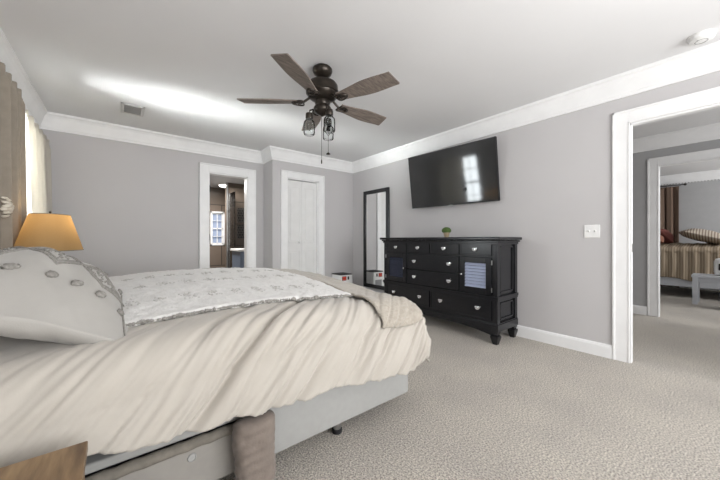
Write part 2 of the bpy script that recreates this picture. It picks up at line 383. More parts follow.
casing_x('trim_6', XH1, -1, DH[0], DH[1], 2.02, w=.11)
casing_x('trim_7', XH0, 1, DR[0], DR[1], 2.01)
c2 = casing_y('trim_8', YB, 1.003, 1.559, 2.0)
for z in (.35, 1.02, 1.72):
    MB().box(1.003+.015, YB+.012, z, 1.003+.021, YB+.045, z+.09, .002).tube([(1.024, YB+.006, z), (1.024, YB+.006, z+.09)], .007).build('hinge', M['blackmatte'], c2)
casing_y('trim_9', YC, 2.043, 2.61, 2.0, w=.105)

# closet door: bifold with raised panels
def closet_door():
    mb = MB(); y = YC+.045; x0, x1 = 2.06, 2.593; xm = (x0+x1)/2
    for a, b_ in ((x0, xm-.002), (xm+.002, x1)):
        mb.box(a, y, .012, b_, y+.02, 1.975, .002)
        for z0, z1 in ((.12, .86), (.98, 1.88)):
            fr = .055
            for (p, q, r, s_) in ((a+.02, z0-.02, b_-.02, z0), (a+.02, z1, b_-.02, z1+.02), ):
                pass
            # moulded ring then raised field
            mb.box(a+.035, y-.006, z0, b_-.035, y+.004, z0+.014, .003); mb.box(a+.035, y-.006, z1-.014, b_-.035, y+.004, z1, .003)
            mb.box(a+.035, y-.006, z0, a+.049, y+.004, z1, .003); mb.box(b_-.049, y-.006, z0, b_-.035, y+.004, z1, .003)
            mb.box(a+.065, y-.005, z0+.035, b_-.065, y+.004, z1-.035, .006)
    d = struct(mb, 'door_1', M['door'])
    k = MB().lathe([(.004, 0), (.006, .015), (.016, .024), (.018, .034), (.012, .044), (.002, .047)], n=16)
    k.xf(Matrix.Translation((2.27, y, .985)) @ Matrix.Rotation(radians(90), 4, 'X')); k.build('knob', M['trim'], d, smooth=True)
closet_door()

# left window: sash, casing, sill, pane
def window_left():
    ya, yb, za, zb = WIN; mb = MB(); x0, x1 = XL-.09, XL-.05
    for a, b_, c, d in ((ya, ya+.04, za, zb), (yb-.04, yb, za, zb), (ya, yb, za, za+.04), (ya, yb, zb-.04, zb), (ya, yb, (za+zb)/2-.02, (za+zb)/2+.02)):
        mb.box(x0, a, c, x1, b_, d)
    for i in (1, 2): yy = ya+(yb-ya)*i/3; mb.box(x0+.01, yy-.009, za, x1-.01, yy+.009, zb)
    for z in (za+(zb-za)*.25, za+(zb-za)*.75): mb.box(x0+.01, ya, z-.009, x1-.01, yb, z+.009)
    o = struct(mb, 'window_1', M['trim'])
    mb = MB(); t = .018
    mb.box(XL, ya-.09, za-.1, XL+t, ya, zb+.05); mb.box(XL, yb, za-.1, XL+t, yb+.09, zb+.05)
    mb.box(XL, YF+.1, zb, XL+t, YB, 2.245); mb.box(XL, ya-.12, za-.03, XL+.05, yb+.12, za)  # long white board paints in the glare on the wall over the curtains
    mb.box(XL-.05, ya, za, XL, ya+.012, zb); mb.box(XL-.05, yb-.012, za, XL, yb, zb)
    mb.build('window_casing', M['trim'], o)
    MB().box(XL-.072, ya, za, XL-.068, yb, zb).build('pane', M['pane'], o)
window_left()
# unseen window added behind the camera for the fill, one in the far bedroom
for nm, (a, b_, c, d) in (('window_2', (.3, 2.9, .7, 2.1)), ('window_3', (7.0, 8.4, .7, 2.0))):
    mb = MB(); y0, y1 = YF-.08, YF-.04
    for p, q, r, s_ in ((a, a+.05, c, d), (b_-.05, b_, c, d), (a, b_, c, c+.05), (a, b_, d-.05, d), ((a+b_)/2-.03, (a+b_)/2+.03, c, d), (a, b_, (c+d)/2-.02, (c+d)/2+.02)):
        mb.box(p, y0, r, q, y1, s_)
    struct(mb, nm, M['trim'])

# ------------------------------------------------------------------ bathroom beyond the back wall
struct(MB().box(.18, YB+T, 0, .3, 7.5, 2.3), 'wall_bathroom_left', M['tile'])
struct(MB().box(3.4, YB+T, 0, 3.52, 7.5, 2.3), 'wall_bathroom_right', M['tile'])
mb = MB(); y = 7.2
mb.box(.3, y, 0, 1.60, y+.1, 2.2).box(1.83, y, 0, 3.4, y+.1, 2.2).box(1.60, y, 0, 1.83, y+.1, .93).box(1.60, y, 1.62, 1.83, y+.1, 2.2)
struct(mb, 'wall_bathroom_back', M['tile'])
mb = MB()
for a, b_, c, d in ((1.60, 1.62, .93, 1.62), (1.81, 1.83, .93, 1.62), (1.60, 1.83, .93, .955), (1.60, 1.83, 1.595, 1.62), (1.60, 1.83, 1.26, 1.285), (1.708, 1.722, .93, 1.62), (1.60, 1.83, 1.09, 1.10), (1.60, 1.83, 1.44, 1.45)):
    mb.box(a, y+.02, c, b_, y+.06, d)
for a, b_, c, d in ((1.57, 1.60, .90, 1.65), (1.83, 1.86, .90, 1.65), (1.57, 1.86, .90, .93), (1.57, 1.86, 1.62, 1.65)):
    mb.box(a, y-.015, c, b_, y, d)
o = struct(mb, 'window_4', M['trim'])
MB().box(1.60, y+.065, .93, 1.83, y+.07, 1.62).build('pane', M['blind'], o)
area('bathroom_window_light', (1.685, 7.42, 1.3), (0, -1, 0), .3, .7, 1.2, (.85, .93, 1))
# tiled shower wall with two mosaic niches
o = struct(MB().box(1.70, 6.4, 0, 3.4, 6.52, 2.18), 'wall_shower', M['tile'])
for z0, z1 in ((1.38, 1.68), (1.05, 1.33)):
    mb = MB(); mb.box(1.90, 6.385, z0, 2.25, 6.40, z1)
    mb.build('niche_mosaic', M['mosaic'], o)
MB().box(1.69, 6.37, 0, 1.715, 6.41, 2.18).build('metal_corner_trim', M['chrome_dk'], o)
tag(MB().box(1.72, 5.95, .02, 1.732, 6.36, 1.95, .003).build('shower_glass_panel', M['pane']), 'clear glass shower panel in the bathroom doorway view', 'shower screen')
sv = root('shower_valve', (1.84, 6.38, 1.1), 'round black shower controls on the brown tiled wall', 'shower control')
for z in (1.02, 1.24):
    MB().lathe([(.05, 0), (.05, .01), (.022, .014), (.02, .05), (.001, .052)], n=16).xf(Matrix.Translation((1.80, 6.398, z)) @ Matrix.Rotation(radians(90), 4, 'X')).build('valve', M['blackmatte'], sv, smooth='auto')
v = root('bathroom_vanity', (2.05, 5.65, 0), 'blue grey vanity cabinet under a white top in the bathroom', 'vanity')
MB().box(1.66, 5.42, .08, 2.5, 5.9, .82, .006).box(1.70, 5.46, 0, 2.5, 5.88, .08).build('cabinet', M['vanity'], v)
MB().box(1.63, 5.39, .82, 2.52, 5.92, .86, .006).build('countertop', M['plastic'], v)
for x0, x1 in ((1.68, 2.07), (2.09, 2.48)):
    d = MB().box(x0, 5.405, .45, x1, 5.42, .80, .004).box(x0+.05, 5.400, .50, x1-.05, 5.41, .75, .004).build('door', M['vanity'], v)
    MB().tube([((x0+x1)/2-.05, 5.392, .77), ((x0+x1)/2+.05, 5.392, .77)], .005).build('handle', M['chrome'], d)
    d = MB().box(x0, 5.405, .10, x1, 5.42, .43, .004).build('drawer', M['vanity'], v)
    MB().tube([((x0+x1)/2-.05, 5.392, .40), ((x0+x1)/2+.05, 5.392, .40)], .005).build('handle', M['chrome'], d)
l = root('flush_ceiling_light', (1.75, 6.62, 2.18), 'lit flush ceiling light glowing in the bathroom', 'ceiling light')
MB().lathe([(.17, 0), (.17, -.02), (.15, -.03)], (1.75, 6.0, 2.18), 28).build('rim', M['trim'], l, smooth='auto')
MB().lathe([(.15, -.028), (.13, -.05), (.07, -.062), (.002, -.066)], (1.75, 6.0, 2.18), 28).build('diffuser', M['lampglow'], l, smooth=True)
l.location = (1.75, 6.62, 2.18); l['_w'] = [1.75, 6.62, 2.18]
for c in l.children: c.matrix_parent_inverse = Matrix.Translation((-1.75, -6.0, -2.18))
b = root('exhaust_vent', (1.95, 5.75, 2.18), 'small white square exhaust vent on the bathroom ceiling', 'vent')
MB().box(1.84, 5.64, 2.165, 2.06, 5.86, 2.18, .004).build('frame', M['trim'], b)
mb = MB()
for i in range(7): mb.box(1.86, 5.665+i*.026, 2.16, 2.04, 5.675+i*.026, 2.166)
mb.build('grille', M['greyplastic'], b)

# ------------------------------------------------------------------ bed
A0, A1, B0, B1, R_ = -0.54, 1.30, 1.315, 2.70, .165
BY0, BY1, BX0, BX1 = 1.25, 2.78, -.56, 1.38
bed = root('adjustable_bed', (.38, 2.0, 0), 'low upholstered bed base with grey side panels and mattress on metal legs', 'bed')
MB().box(BX0+.02, BY0+.01, .345, BX1-.02, BY1-.01, .60, .05).build('mattress', M['mattress'], bed, smooth='auto')
MB().box(BX0+.02, BY0+.004, .307, BX1-.02, BY1-.004, .338, .008).build('platform', M['base_grey'], bed)
MB().box(BX0+.04, BY0+.04, .13, BX1-.04, BY1-.04, .31).build('frame', M['blackmatte'], bed)
pl = MB().box(BX0, BY0, .105, .465, BY0+.035, .266, .006).build('side_panel', M['base_warm'], bed); pl['label'] = 'warm grey side panel'
MB().lathe([(.015, 0), (.015, .003), (.012, .005), (.011, .003), (.002, .003)], n=20).xf(Matrix.Translation((.21, BY0, .235)) @ Matrix.Rotation(radians(90), 4, 'X')).build('button', M['base_grey'], pl, smooth='auto')
pts = [(BX0+.01+(.465-BX0)*i/40, BY0-.002+.002*sin(i*1.7), .286+.0015*sin(i*2.3)) for i in range(41)]
MB().tube(pts, .019, 10).build('padded_edge_roll', M['roll'], bed, smooth=True)['label'] = 'taupe padded roll'
p2 = MB().box(.47, BY0-.008, .105, BX1, BY0+.035, .325, .010).build('side_panel', M['base_grey'], bed, smooth='auto'); p2['label'] = 'cool grey side panel'
MB().box(BX1-.035, BY0, .105, BX1, BY1, .325, .01).build('end_panel', M['base_grey'], bed, smooth='auto')
MB().box(BX0, BY1-.035, .105, BX1, BY1, .325, .01).build('side_panel', M['base_grey'], bed, smooth='auto')
for x, y in ((-.4, BY0+.075), (.915, BY0+.085), (-.4, BY1-.1), (.915, BY1-.1)):
    lg = MB().lathe([(.021, .02), (.021, .14)], (x, y, 0), 16).build('leg', M['chrome_dk'], bed, smooth='auto')
    MB().lathe([(.022, 0), (.027, .004), (.027, .022), (.021, .026)], (x, y, 0), 16).build('rubber_foot', M['blackmatte'], lg, smooth='auto')

# cloth drape over the bed, shared by duvet and throws
def sstep(x): x = max(0, min(1, x)); return x*x*(3-2*x)
def zt(a, b):
    z = .708+.055*sstep((b-1.25)/1.1)+.012*sin((a+.2)*3.0)
    z -= .035*sstep((a-.95)/.45)
    z -= .02*sstep((.35-a)/.6)
    z += .012*noise.noise(Vector((a*2.2, b*2.4, 3.1)))
    return z
def base_pt(a, b):
    ex = max(0, a-A1); ey = (B0-b) if b < B0 else ((B1-b) if b > B1 else 0)   # ey>0 towards the near side
    q = abs(ey); e = (ex**6+q**6)**(1/6)
    ca, cb = min(a, A1), min(max(b, B0), B1)
    z = zt(ca, cb)
    if e < 1e-9: return Vector((a, b, z))
    h = hypot(ex, ey); dx, dy = ex/h, -ey/h
    arc = R_*pi/2
    if e < arc: out, down = R_*sin(e/R_), R_*(1-cos(e/R_))
    else:
        s = e-arc; out, down = R_+.03*sin(min(1, s/.28)*pi*.8), R_+s
    if ex > 0 and ey > 0:   # cloth bunches into a rounded lobe at the foot corner
        k = 4*dx*abs(dy)**1 * dx*abs(dy); out += .05*k*sstep(e/.35); down -= .06*k*sstep(e/.45)
    elif ex > 0: pass
    return Vector((ca+dx*out, cb+dy*out, z-down))
def folds(a, b):
    ex = max(0, a-A1); ey = max(0, B0-b); e = hypot(ex, ey)
    near = sstep((B0+.45-b)/.7)
    d = B0-b
    # diagonal folds pulled from the foot down towards the head on the near side
    q = a+.95*d+.05*noise.noise(Vector((a*2, b*2, 5)))
    n1 = noise.noise(Vector((q*9.0, d*1.1, 1.7))); n2 = noise.noise(Vector((q*21, d*2.2, 9.2)))
    v = -.030*(max(0, .30-abs(n1))**1.3)*2.4 - .010*(max(0, .3-abs(n2)))*1.6
    amp = .16+1.0*near*(.35+.65*sstep((e+.05)/.3))
    v *= amp*1.4*(.45+.55*sstep((a+.95*d-.05)/.6))
    v -= .026*near*sstep((e-.10)/.2)*max(0, .28-abs(noise.noise(Vector((q*30, d*3, 6.6)))))
    v += .006*near*noise.noise(Vector((q*13, d*3.5, 2.3)))
    v += .010*near*noise.noise(Vector((q*4.2, d*1.5, 3.3)))
    for (qc, w_, dep) in ((.58, .020, .030), (.36, .020, .014), (1.02, .018, .011), (1.22, .015, .009)):
        fade = sstep((.28+d)/.25)*sstep((.62-d)/.35)
        v -= dep*math.exp(-((q-qc)/w_)**2)*fade
    if ex > 0: v += .014*noise.noise(Vector((b*9, a*1.5, 4)))*min(1, ex/.15)
    v += .006*noise.noise(Vector((a*5, b*5, 8)))
    return v
def surf(a, b, off=0, k=1.0):
    h = .004; p = base_pt(a, b); pa = base_pt(a+h, b)-base_pt(a-h, b); pb = base_pt(a, b+h)-base_pt(a, b-h)
    n = pa.cross(pb)
    if n.length < 1e-12: n = Vector((0, 0, 1))
    n.normalize()
    return p+n*(folds(a, b)*k+off)
def hem_old(a):   # cloth length hanging on the near side
    return .46+.105*sstep((a+.1)/1.5)+.012*sin(a*14)+.008*sin(a*31+1)
def hem(a):
    P = [(-.6, .34), (-.1, .36), (.33, .44), (.65, .45), (1.2, .475), (1.4, .47)]
    for (x0, y0), (x1, y1) in zip(P, P[1:]):
        if a <= x1: L = y0+(y1-y0)*(a-x0)/(x1-x0); break
    else: L = .47
    return L+.006*sin(a*14)+.004*sin(a*31+1)
def dv(u, v):
    a = A0+u*(A1+.47-A0)
    aa = min(a, A1)
    b = (B0-hem(aa)) + v*(B1+.42-(B0-hem(aa)))
    return surf(a, b)
duvet = MB().grid(dv, 300, 300).build('duvet', M['duvet'], smooth=True, origin=(.38, 2.0, .7))
m = duvet.modifiers.new('thickness', 'SOLIDIFY'); m.thickness = .012; m.offset = -1
tag(duvet, 'beige cotton duvet draped over the large bed with diagonal folds', 'duvet')

# white tufted throw
TA0, TA1, TB0, TB1 = -.06, 1.10, 1.455, 2.86
def thr(u, v):
    a = TA0+u*(TA1-TA0); b0 = TB0-.03*sin(u*9)*.3-.015*u+.006*noise.noise(Vector((u*30, 0, 0)))
    b = b0+v*(TB1-b0)
    n = noise.noise(Vector((a*38, b*38, 0)))*.0030+noise.noise(Vector((a*15, b*15, 4)))*.0045+noise.noise(Vector((a*5, b*5, 7)))*.005
    ed = min(u/.01, (1-u)/.01, v/.01, (1-v)/.01, 1)
    return surf(a, b, .013+n*1.0+.012*sstep(ed)-.004, .35)
throw = MB().grid(thr, 240, 240).build('throw_blanket', M['throw'], smooth=True, origin=(.5, 2.1, .75))
m = throw.modifiers.new('thickness', 'SOLIDIFY'); m.thickness = .012; m.offset = -1
tag(throw, 'white tufted throw with grey specks spread over the middle of the bed', 'throw')
mb = MB(); rnd = random.Random(3)
for row, b in enumerate((1.70, 2.05, 2.40, 2.70)):
    for i in range(13):
        a = .04+i*.115+(row % 2)*.05
        if a > 1.07: continue
        for k in range(26):
            aa, bb = a+rnd.gauss(0, .017), b+rnd.gauss(0, .028)
            p = surf(aa, bb, .024, .35); mb.ball(p, rnd.uniform(.0025, .0045), 1, (1.3, 1.3, .6), rough=.5)
tf = mb.build('tuft', M['tuft'], throw, smooth=True); tf.matrix_parent_inverse = Matrix.Translation((-.5, -2.1, -.75)); tf['kind'] = 'stuff'
mb = MB()
for i in range(180):
    u = i/180; a = TA0+u*(TA1-TA0); b = TB0-.009*sin(u*9)-.015*u+.002
    r = rnd.uniform(.0045, .008)*(1.5 if i % 20 < 2 else 1)
    mb.ball(surf(a+rnd.gauss(0, .002), b+rnd.gauss(0, .002), .010, .35), r, 1, rough=.4)
tf = mb.build('fringed_edge', M['pom'], throw, smooth=True); tf.matrix_parent_inverse = Matrix.Translation((-.5, -2.1, -.75))

# taupe blanket folded across the foot
def tp(u, v):
    b = 1.215+v*(2.93-1.215)
    a = 1.06+.04*v+(.02*sin(v*7))+u*(.41-.02*v)
    if v < .12: a += (.03)*(1-v/.12)*(1-u)
    ed = min(u/.02, (1-u)/.02, v/.02, (1-v)/.02, 1)
    n = .0018*sin(a*330+noise.noise(Vector((a*8, b*8, 0)))*3)+.007*noise.noise(Vector((a*12, b*7, 2)))
    # stays above the duvet, thick hem
    q = surf(a, b, .012+.008*sstep(ed)+n, .8)
    return q
# near edge dips over the side: extend b below B0
def tp2(u, v):
    bn = 1.10+.05*u*0
    b = bn+v*(2.93-bn)
    a = 1.075+.02*sin(v*6)+.03*v+u*(.36-.03*v)
    ed = min(u/.02, (1-u)/.02, v/.015, (1-v)/.02, 1)
    n = .0016*sin(b*300+3*noise.noise(Vector((a*8, b*8, 0))))+.006*noise.noise(Vector((a*14, b*9, 2)))
    return surf(a, b, .014+.009*sstep(ed)+n, .5)
fb = MB().grid(tp2, 80, 260).build('folded_blanket', M['taupe'], smooth=True, origin=(1.2, 2.0, .7))
m = fb.modifiers.new('thickness', 'SOLIDIFY'); m.thickness = .012; m.offset = -1
tag(fb, 'taupe knitted blanket laid across the foot of the bed', 'blanket')

# pillows
SL = radians(20)
def pillow_fn(cx, cy, cz, L, W, T_, Tb, tilt, cu=4, cv=2.2, wr=.006, pv=.8, asym=1.0):
    def top(X, Y, s=1):   # local -1..1
        prof = max(0, 1-abs(X)**cu)**.75*max(0, 1-abs(Y)**cv)**(pv if s > 0 else .35)
        lx, ly = X*L*(1-.05*(1-Y*Y)), Y*W*(1-.045*(1-X*X))
        if X < 0: lx *= asym
        n = noise.noise(Vector((lx*9, ly*5, 2)))*wr+noise.noise(Vector((lx*22, ly*12, 6)))*wr*.4
        lz = (T_ if s > 0 else -Tb)*prof+n*min(1, prof*4)
        q = -lx; g = math.tan(tilt)*(q if q < 0 else .10*(1-math.exp(-q/.10)))
        return Vector((cx+lx, cy+ly, cz+g+lz))
    return top
def make_pillow(fn, n=70):
    mb = MB()
    def f(s):
        def g(u, v):
            # concentrate samples near the rims
            X = sin((u-.5)*pi); Y = sin((v-.5)*pi)
            return fn(X, Y, s)
        return g
    mb.grid(f(1), n, n); mb.grid(f(-1), n, n)
    bmesh.ops.remove_doubles(mb.bm, verts=mb.bm.verts, dist=.0004)
    bmesh.ops.recalc_face_normals(mb.bm, faces=mb.bm.faces)
    return mb
pf = pillow_fn(-.185, 1.735, .790, .225, .435, .190, .12, radians(27), 3, 2, .013, 1.1, 1.35)
pil = make_pillow(pf, 90).build('decorative_pillow', M['pillow'], smooth=True, origin=(-.265, 1.735, .78))
tag(pil, 'large greige pillow with pompoms and diamond embroidery propped at the bed head', 'pillow')
PI_ = Matrix.Translation((.265, -1.735, -.78))
def on(X, Y, off=0):
    h = .01; p = pf(X, Y); a = pf(X+h, Y)-pf(X-h, Y); b = pf(X, Y+h)-pf(X, Y-h); n = a.cross(b).normalized()
    if n.z < 0: n = -n
    return p+n*off, n
for Y in (-.56, .36):
    for X in (.86, .60, .30, .0, -.32, -.62):
        p, n = on(X, Y, .004)
        q = n.to_track_quat('Z', 'Y').to_matrix().to_4x4()
        o = MB().ball(p, .017, 3, (1.25, .9, .55), q, rough=.35).build('pompom', M['pom'], pil, smooth=True); o.matrix_parent_inverse = PI_
mb = MB()
for c in (.62, .02, -.58):
    hx, hy = .30, .27
    YC_ = -.13; ring = [(c+hx, YC_), (c, YC_+hy), (c-hx, YC_), (c, YC_-hy)]
    for s in (1.0, .78):
        P = []
        for i in range(4):
            a, b = ring[i], ring[(i+1) % 4]
            for k in range(14):
                t = k/14; X = c+((a[0]+(b[0]-a[0])*t)-c)*s; Y = YC_+((a[1]+(b[1]-a[1])*t)-YC_)*s
                P.append(on(max(-.97, min(.97, X)), Y, .002)[0]+Vector((rnd.gauss(0, .0008), rnd.gauss(0, .0008), 0)))
        mb.tube(P, .0042 if s == 1 else .003, 6, True)
    for k in range(60):
        X = c+rnd.uniform(-1, 1)*hx*.6; Y = YC_+rnd.uniform(-1, 1)*hy*.6
        if abs(X-c)/hx+abs(Y-YC_)/hy > .62: continue
        mb.ball(on(X, Y, .002)[0], rnd.uniform(.003, .0055), 1)
o = mb.build('diamond_embroidery', M['pom'], pil, smooth=True); o.matrix_parent_inverse = PI_
mb = MB()
for k in range(150):
    Y = -.9+1.8*k/150; p, n = on(.985, Y, 0)
    for j in range(3): mb.ball(p+Vector((rnd.uniform(-.004, .012), rnd.gauss(0, .004), rnd.uniform(-.016, .006))), rnd.uniform(.004, .007), 1)
    if k % 1 == 0 and k < 150:
        p2, n2 = on(.90, Y, .002); mb.ball(p2, .0038, 1)
o = mb.build('fringe', M['pom'], pil, smooth=True); o.matrix_parent_inverse = PI_
sf = pillow_fn(-.385, 1.86, .745, .14, .36, .035, .03, 0, 3, 3)
tag(make_pillow(sf, 40).build('sleeping_pillow', M['white_linen'], smooth=True, origin=(-.40, 1.80, .76)), 'plain white sleeping pillow under the greige decorative pillow', 'pillow')

# padded bolster standing against the bed side
def bol(u, v):
    th = 2*pi*u; c, s = cos(th), sin(th); p = 2.6
    rx = .078*(1+.03*sin(v*9)); ry = .050
    x = math.copysign(abs(c)**(2/p), c)*rx; y = math.copysign(abs(s)**(2/p), s)*ry
    end = sqrt(max(0, 1-max(0, abs(v-.5)*2-.86)**2/.0196*1))
    end = max(.05, end)
    z = .345*v; cx = .395+.035*v+.012*sin(v*5)
    wr = .0015*sin(v*60+3*sin(u*6))*(1 if c < 0 else .3)+.005*noise.noise(Vector((c*2, s*2, v*9)))
    return Vector((cx+x*(.6+.4*end)+wr*c, 1.178+y*end*1.0+wr*s, z))
mb = MB().grid(bol, 48, 90, closeu=True)
bmesh.ops.holes_fill(mb.bm, edges=[e for e in mb.bm.edges if e.is_boundary], sides=0)
tag(mb.build('bolster_cushion', M['bolster'], smooth=True, recalc=True, origin=(.4, 1.178, 0)), 'brown taupe padded bolster standing upright against the bed side', 'bolster')

# ------------------------------------------------------------------ nightstands
def nightstand(x0, x1, y0, y1, h, label, m_top, m_body):
    r = root('nightstand', ((x0+x1)/2, (y0+y1)/2, 0), label, 'nightstand')
    MB().box(x0, y0, h-.025, x1, y1, h, .0025).build('top', m_top, r)
    i = .02
    MB().box(x0+i, y0+i, .12, x1-i, y1-i, h-.025).build('body', m_body, r)
    for z0, z1 in ((.14, .30), (.315, h-.04)):
        d = MB().box(x1-i, y0+i+.012, z0, x1-i+.016, y1-i-.012, z1, .003).build('drawer', m_body, r)
        MB().tube([(x1+.012, (y0+y1)/2-.05, (z0+z1)/2), (x1+.012, (y0+y1)/2+.05, (z0+z1)/2)], .005).box(x1-.006, (y0+y1)/2-.045, (z0+z1)/2-.004, x1+.012, (y0+y1)/2-.037, (z0+z1)/2+.004).box(x1-.006, (y0+y1)/2+.037, (z0+z1)/2-.004, x1+.012, (y0+y1)/2+.045, (z0+z1)/2+.004).build('handle', M['blackmatte'], d)
    for x in (x0+i+.02, x1-i-.02):
        for y in (y0+i+.02, y1-i-.02): MB().box(x-.02, y-.02, 0, x+.02, y+.02, .12, .003).build('leg', m_body, r)
    return r
nightstand(-.56, -.062, .62, 1.045, .52, 'oak topped nightstand on the near side of the bed', M['oak'], M['oak'])
nightstand(-.50, -.14, 2.92, 3.28, .66, 'nightstand under the amber lamp on the far side of the bed', M['oak'], M['oak'])

# table lamp
LX, LY = -.375, 3.0
lamp = root('table_lamp', (LX, LY, .66), 'lit table lamp with tapered amber fabric shade beside the cream curtain', 'lamp')
MB().lathe([(.07, 0), (.075, .012), (.05, .02), (.035, .04), (.06, .09), (.075, .14), (.06, .19), (.028, .23), (.02, .25)], (LX, LY, .66), 28).build('base', M['dash'], lamp, smooth=True)
MB().tube([(LX, LY, .90), (LX, LY, .98)], .008).tube([(LX-.05, LY, .98), (LX-.055, LY, 1.05), (LX-.035, LY, 1.17), (LX, LY, 1.205), (LX+.035, LY, 1.17), (LX+.055, LY, 1.05), (LX+.05, LY, .98)], .0025).box(LX-.05, LY-.004, .975, LX+.05, LY+.004, .982).build('harp', M['bronze'], lamp)
EX, EY = .172, .290
mb = MB().lathe([(1.0, .962), (.595, 1.208)], (LX, LY, 0), 64, EX, EY, cap=False)
sh = mb.build('lamp_shade', M['shade'], lamp, smooth=True)
mb = MB()
for k, z in ((1.0, .962), (.595, 1.208)):
    mb.tube([(LX+EX*k*cos(2*pi*i/64), LY+EY*k*sin(2*pi*i/64), z) for i in range(64)], .0028, 6, True)
mb.build('rim', M['roll'], sh)
MB().tube([(LX-EX*.595, LY, 1.205), (LX+EX*.595, LY, 1.205)], .002).lathe([(.003, 1.205), (.008, 1.212), (.004, 1.22), (.008, 1.228), (.001, 1.236)], (LX, LY, 0), 12).build('finial', M['bronze'], lamp)
MB().lathe([(.012, .985), (.014, 1.0), (.03, 1.04), (.028, 1.07), (.002, 1.095)], (LX, LY, 0), 16).build('bulb', M['lampglow'], lamp, smooth=True)
pt = bpy.data.lights.new('lamp_bulb_light', 'POINT'); pt.energy = 1.7; pt.color = (1, .72, .38); pt.shadow_soft_size = .04
po = bpy.data.objects.new('lamp_bulb_light', pt); COL.objects.link(po); po.location = (LX, LY, 1.15)

# ------------------------------------------------------------------ curtains, rod and flower
def curtain(name, x, y0, y1, z0, z1, m, label, folds_n, amp, cinch=None, ret=None):
    ph = random.uniform(0, 6)
    lean = ret or 0
    def f(u, v):
        y = y0+(y1-y0)*u; z = z0+(z1-z0)*v
        A = amp*(1-.35*v)
        k = 2*pi*folds_n*u+ph+.5*sin(v*2+u*5)
        xx = x+A*sin(k)+.3*A*sin(2.3*k+1)
        yy = y+.012*cos(k*1.0)
        if cinch: yy = y+(cinch[0]-y)*cinch[1]*(1-v)**1.2
        xx += lean*(1-v)
        if v > .955: xx = x+A*.7*sin(k)+.006*sin(k*3)
        return Vector((xx, yy, z))
    o = MB().grid(f, 200, 40).build(name, m, smooth=True, origin=(x, (y0+y1)/2, z0))
    md = o.modifiers.new('thickness', 'SOLIDIFY'); md.thickness = .003
    return tag(o, label, 'curtain')
curtain('curtain', -.575, 2.72, 3.33, .02, 2.13, M['curtain'], 'taupe curtain panel at the left edge, nearest the camera', 4.5, .055)
curtain('curtain', -.598, 3.64, 4.62, .02, 2.11, M['curtain_lt'], 'bright cream curtain panel behind the amber lamp', 5, .030, None, .05)
rod = root('curtain_rod', (-.64, 3.6, 2.13), 'thin dark curtain rod above the left window', 'curtain rod')
MB().tube([(-.642, 2.5, 2.12), (-.642, 4.66, 2.12)], .008, 10).build('rod', M['bronze'], rod, smooth=True)
for y in (2.5, 4.66): MB().ball((-.642, y, 2.12), .015, 2).build('finial', M['bronze'], rod, smooth=True)
for y in (2.53, 3.48, 4.64): MB().box(-.664, y-.006, 2.115, -.642, y+.006, 2.125).box(-.664, y-.012, 2.10, -.660, y+.012, 2.15).build('bracket', M['bronze'], rod)
fl = root('fabric_flower', (-.52, 2.72, 1.23), 'cream ruffled flower in front of the taupe curtain at the left edge', 'flower')
for i in range(30):
    th = i*2.4; rr = .006+.0019*i
    d = Vector((.45, cos(th)*rr/.03*.6, sin(th)*rr/.03*.6))
    rot = d.to_track_quat('Z', 'Y').to_matrix().to_4x4()
    c = Vector((-.50-.0009*i, 2.72+cos(th)*rr, 1.23+sin(th)*rr))
    MB().ball(c, .018, 2, (1.0, .6, .3), rot, rough=.5).build('petal', M['flower'], fl, smooth=True)
MB().tube([(-.50, 2.72, 1.23), (-.54, 2.725, 1.225), (-.57, 2.73, 1.22)], .006).build('clip', M['flower'], fl)

# ------------------------------------------------------------------ ceiling fan
FX, FY, FZ = 1.278, 2.072, 2.122
fan = root('ceiling_fan', (FX, FY, H), 'bronze ceiling fan with five weathered wood blades and glass jar lights', 'ceiling fan')
C0 = (FX, FY, 0)
MB().lathe([(.062, H), (.064, H-.01), (.078, H-.014), (.080, H-.030), (.070, H-.055), (.045, H-.075), (.03, H-.085)], C0, 32).build('canopy', M['bronze'], fan, smooth='auto')
MB().lathe([(.016, H-.065), (.016, 2.285)], C0, 16).lathe([(.030, 2.325), (.034, 2.31), (.034, 2.285)], C0, 20).build('downrod', M['bronze'], fan, smooth='auto')
MB().lathe([(.03, 2.300), (.08, 2.298), (.112, 2.288), (.124, 2.27), (.126, 2.245), (.126, 2.225), (.132, 2.222), (.132, 2.208), (.125, 2.204), (.118, 2.185), (.095, 2.165), (.075, 2.155), (.06, 2.15)], C0, 40).build('motor_housing', M['bronze'], fan, smooth='auto')
mb = MB().lathe([(.058, 2.152), (.062, 2.135), (.055, 2.115), (.066, 2.10), (.07, 2.08), (.062, 2.06), (.04, 2.045), (.018, 2.035), (.004, 2.025)], C0, 32)
for i in range(20):
    t = 2*pi*i/20; mb.ball((FX+.064*cos(t), FY+.064*sin(t), 2.09), .008, 1)
mb.build('switch_housing', M['bronze'], fan, smooth='auto')
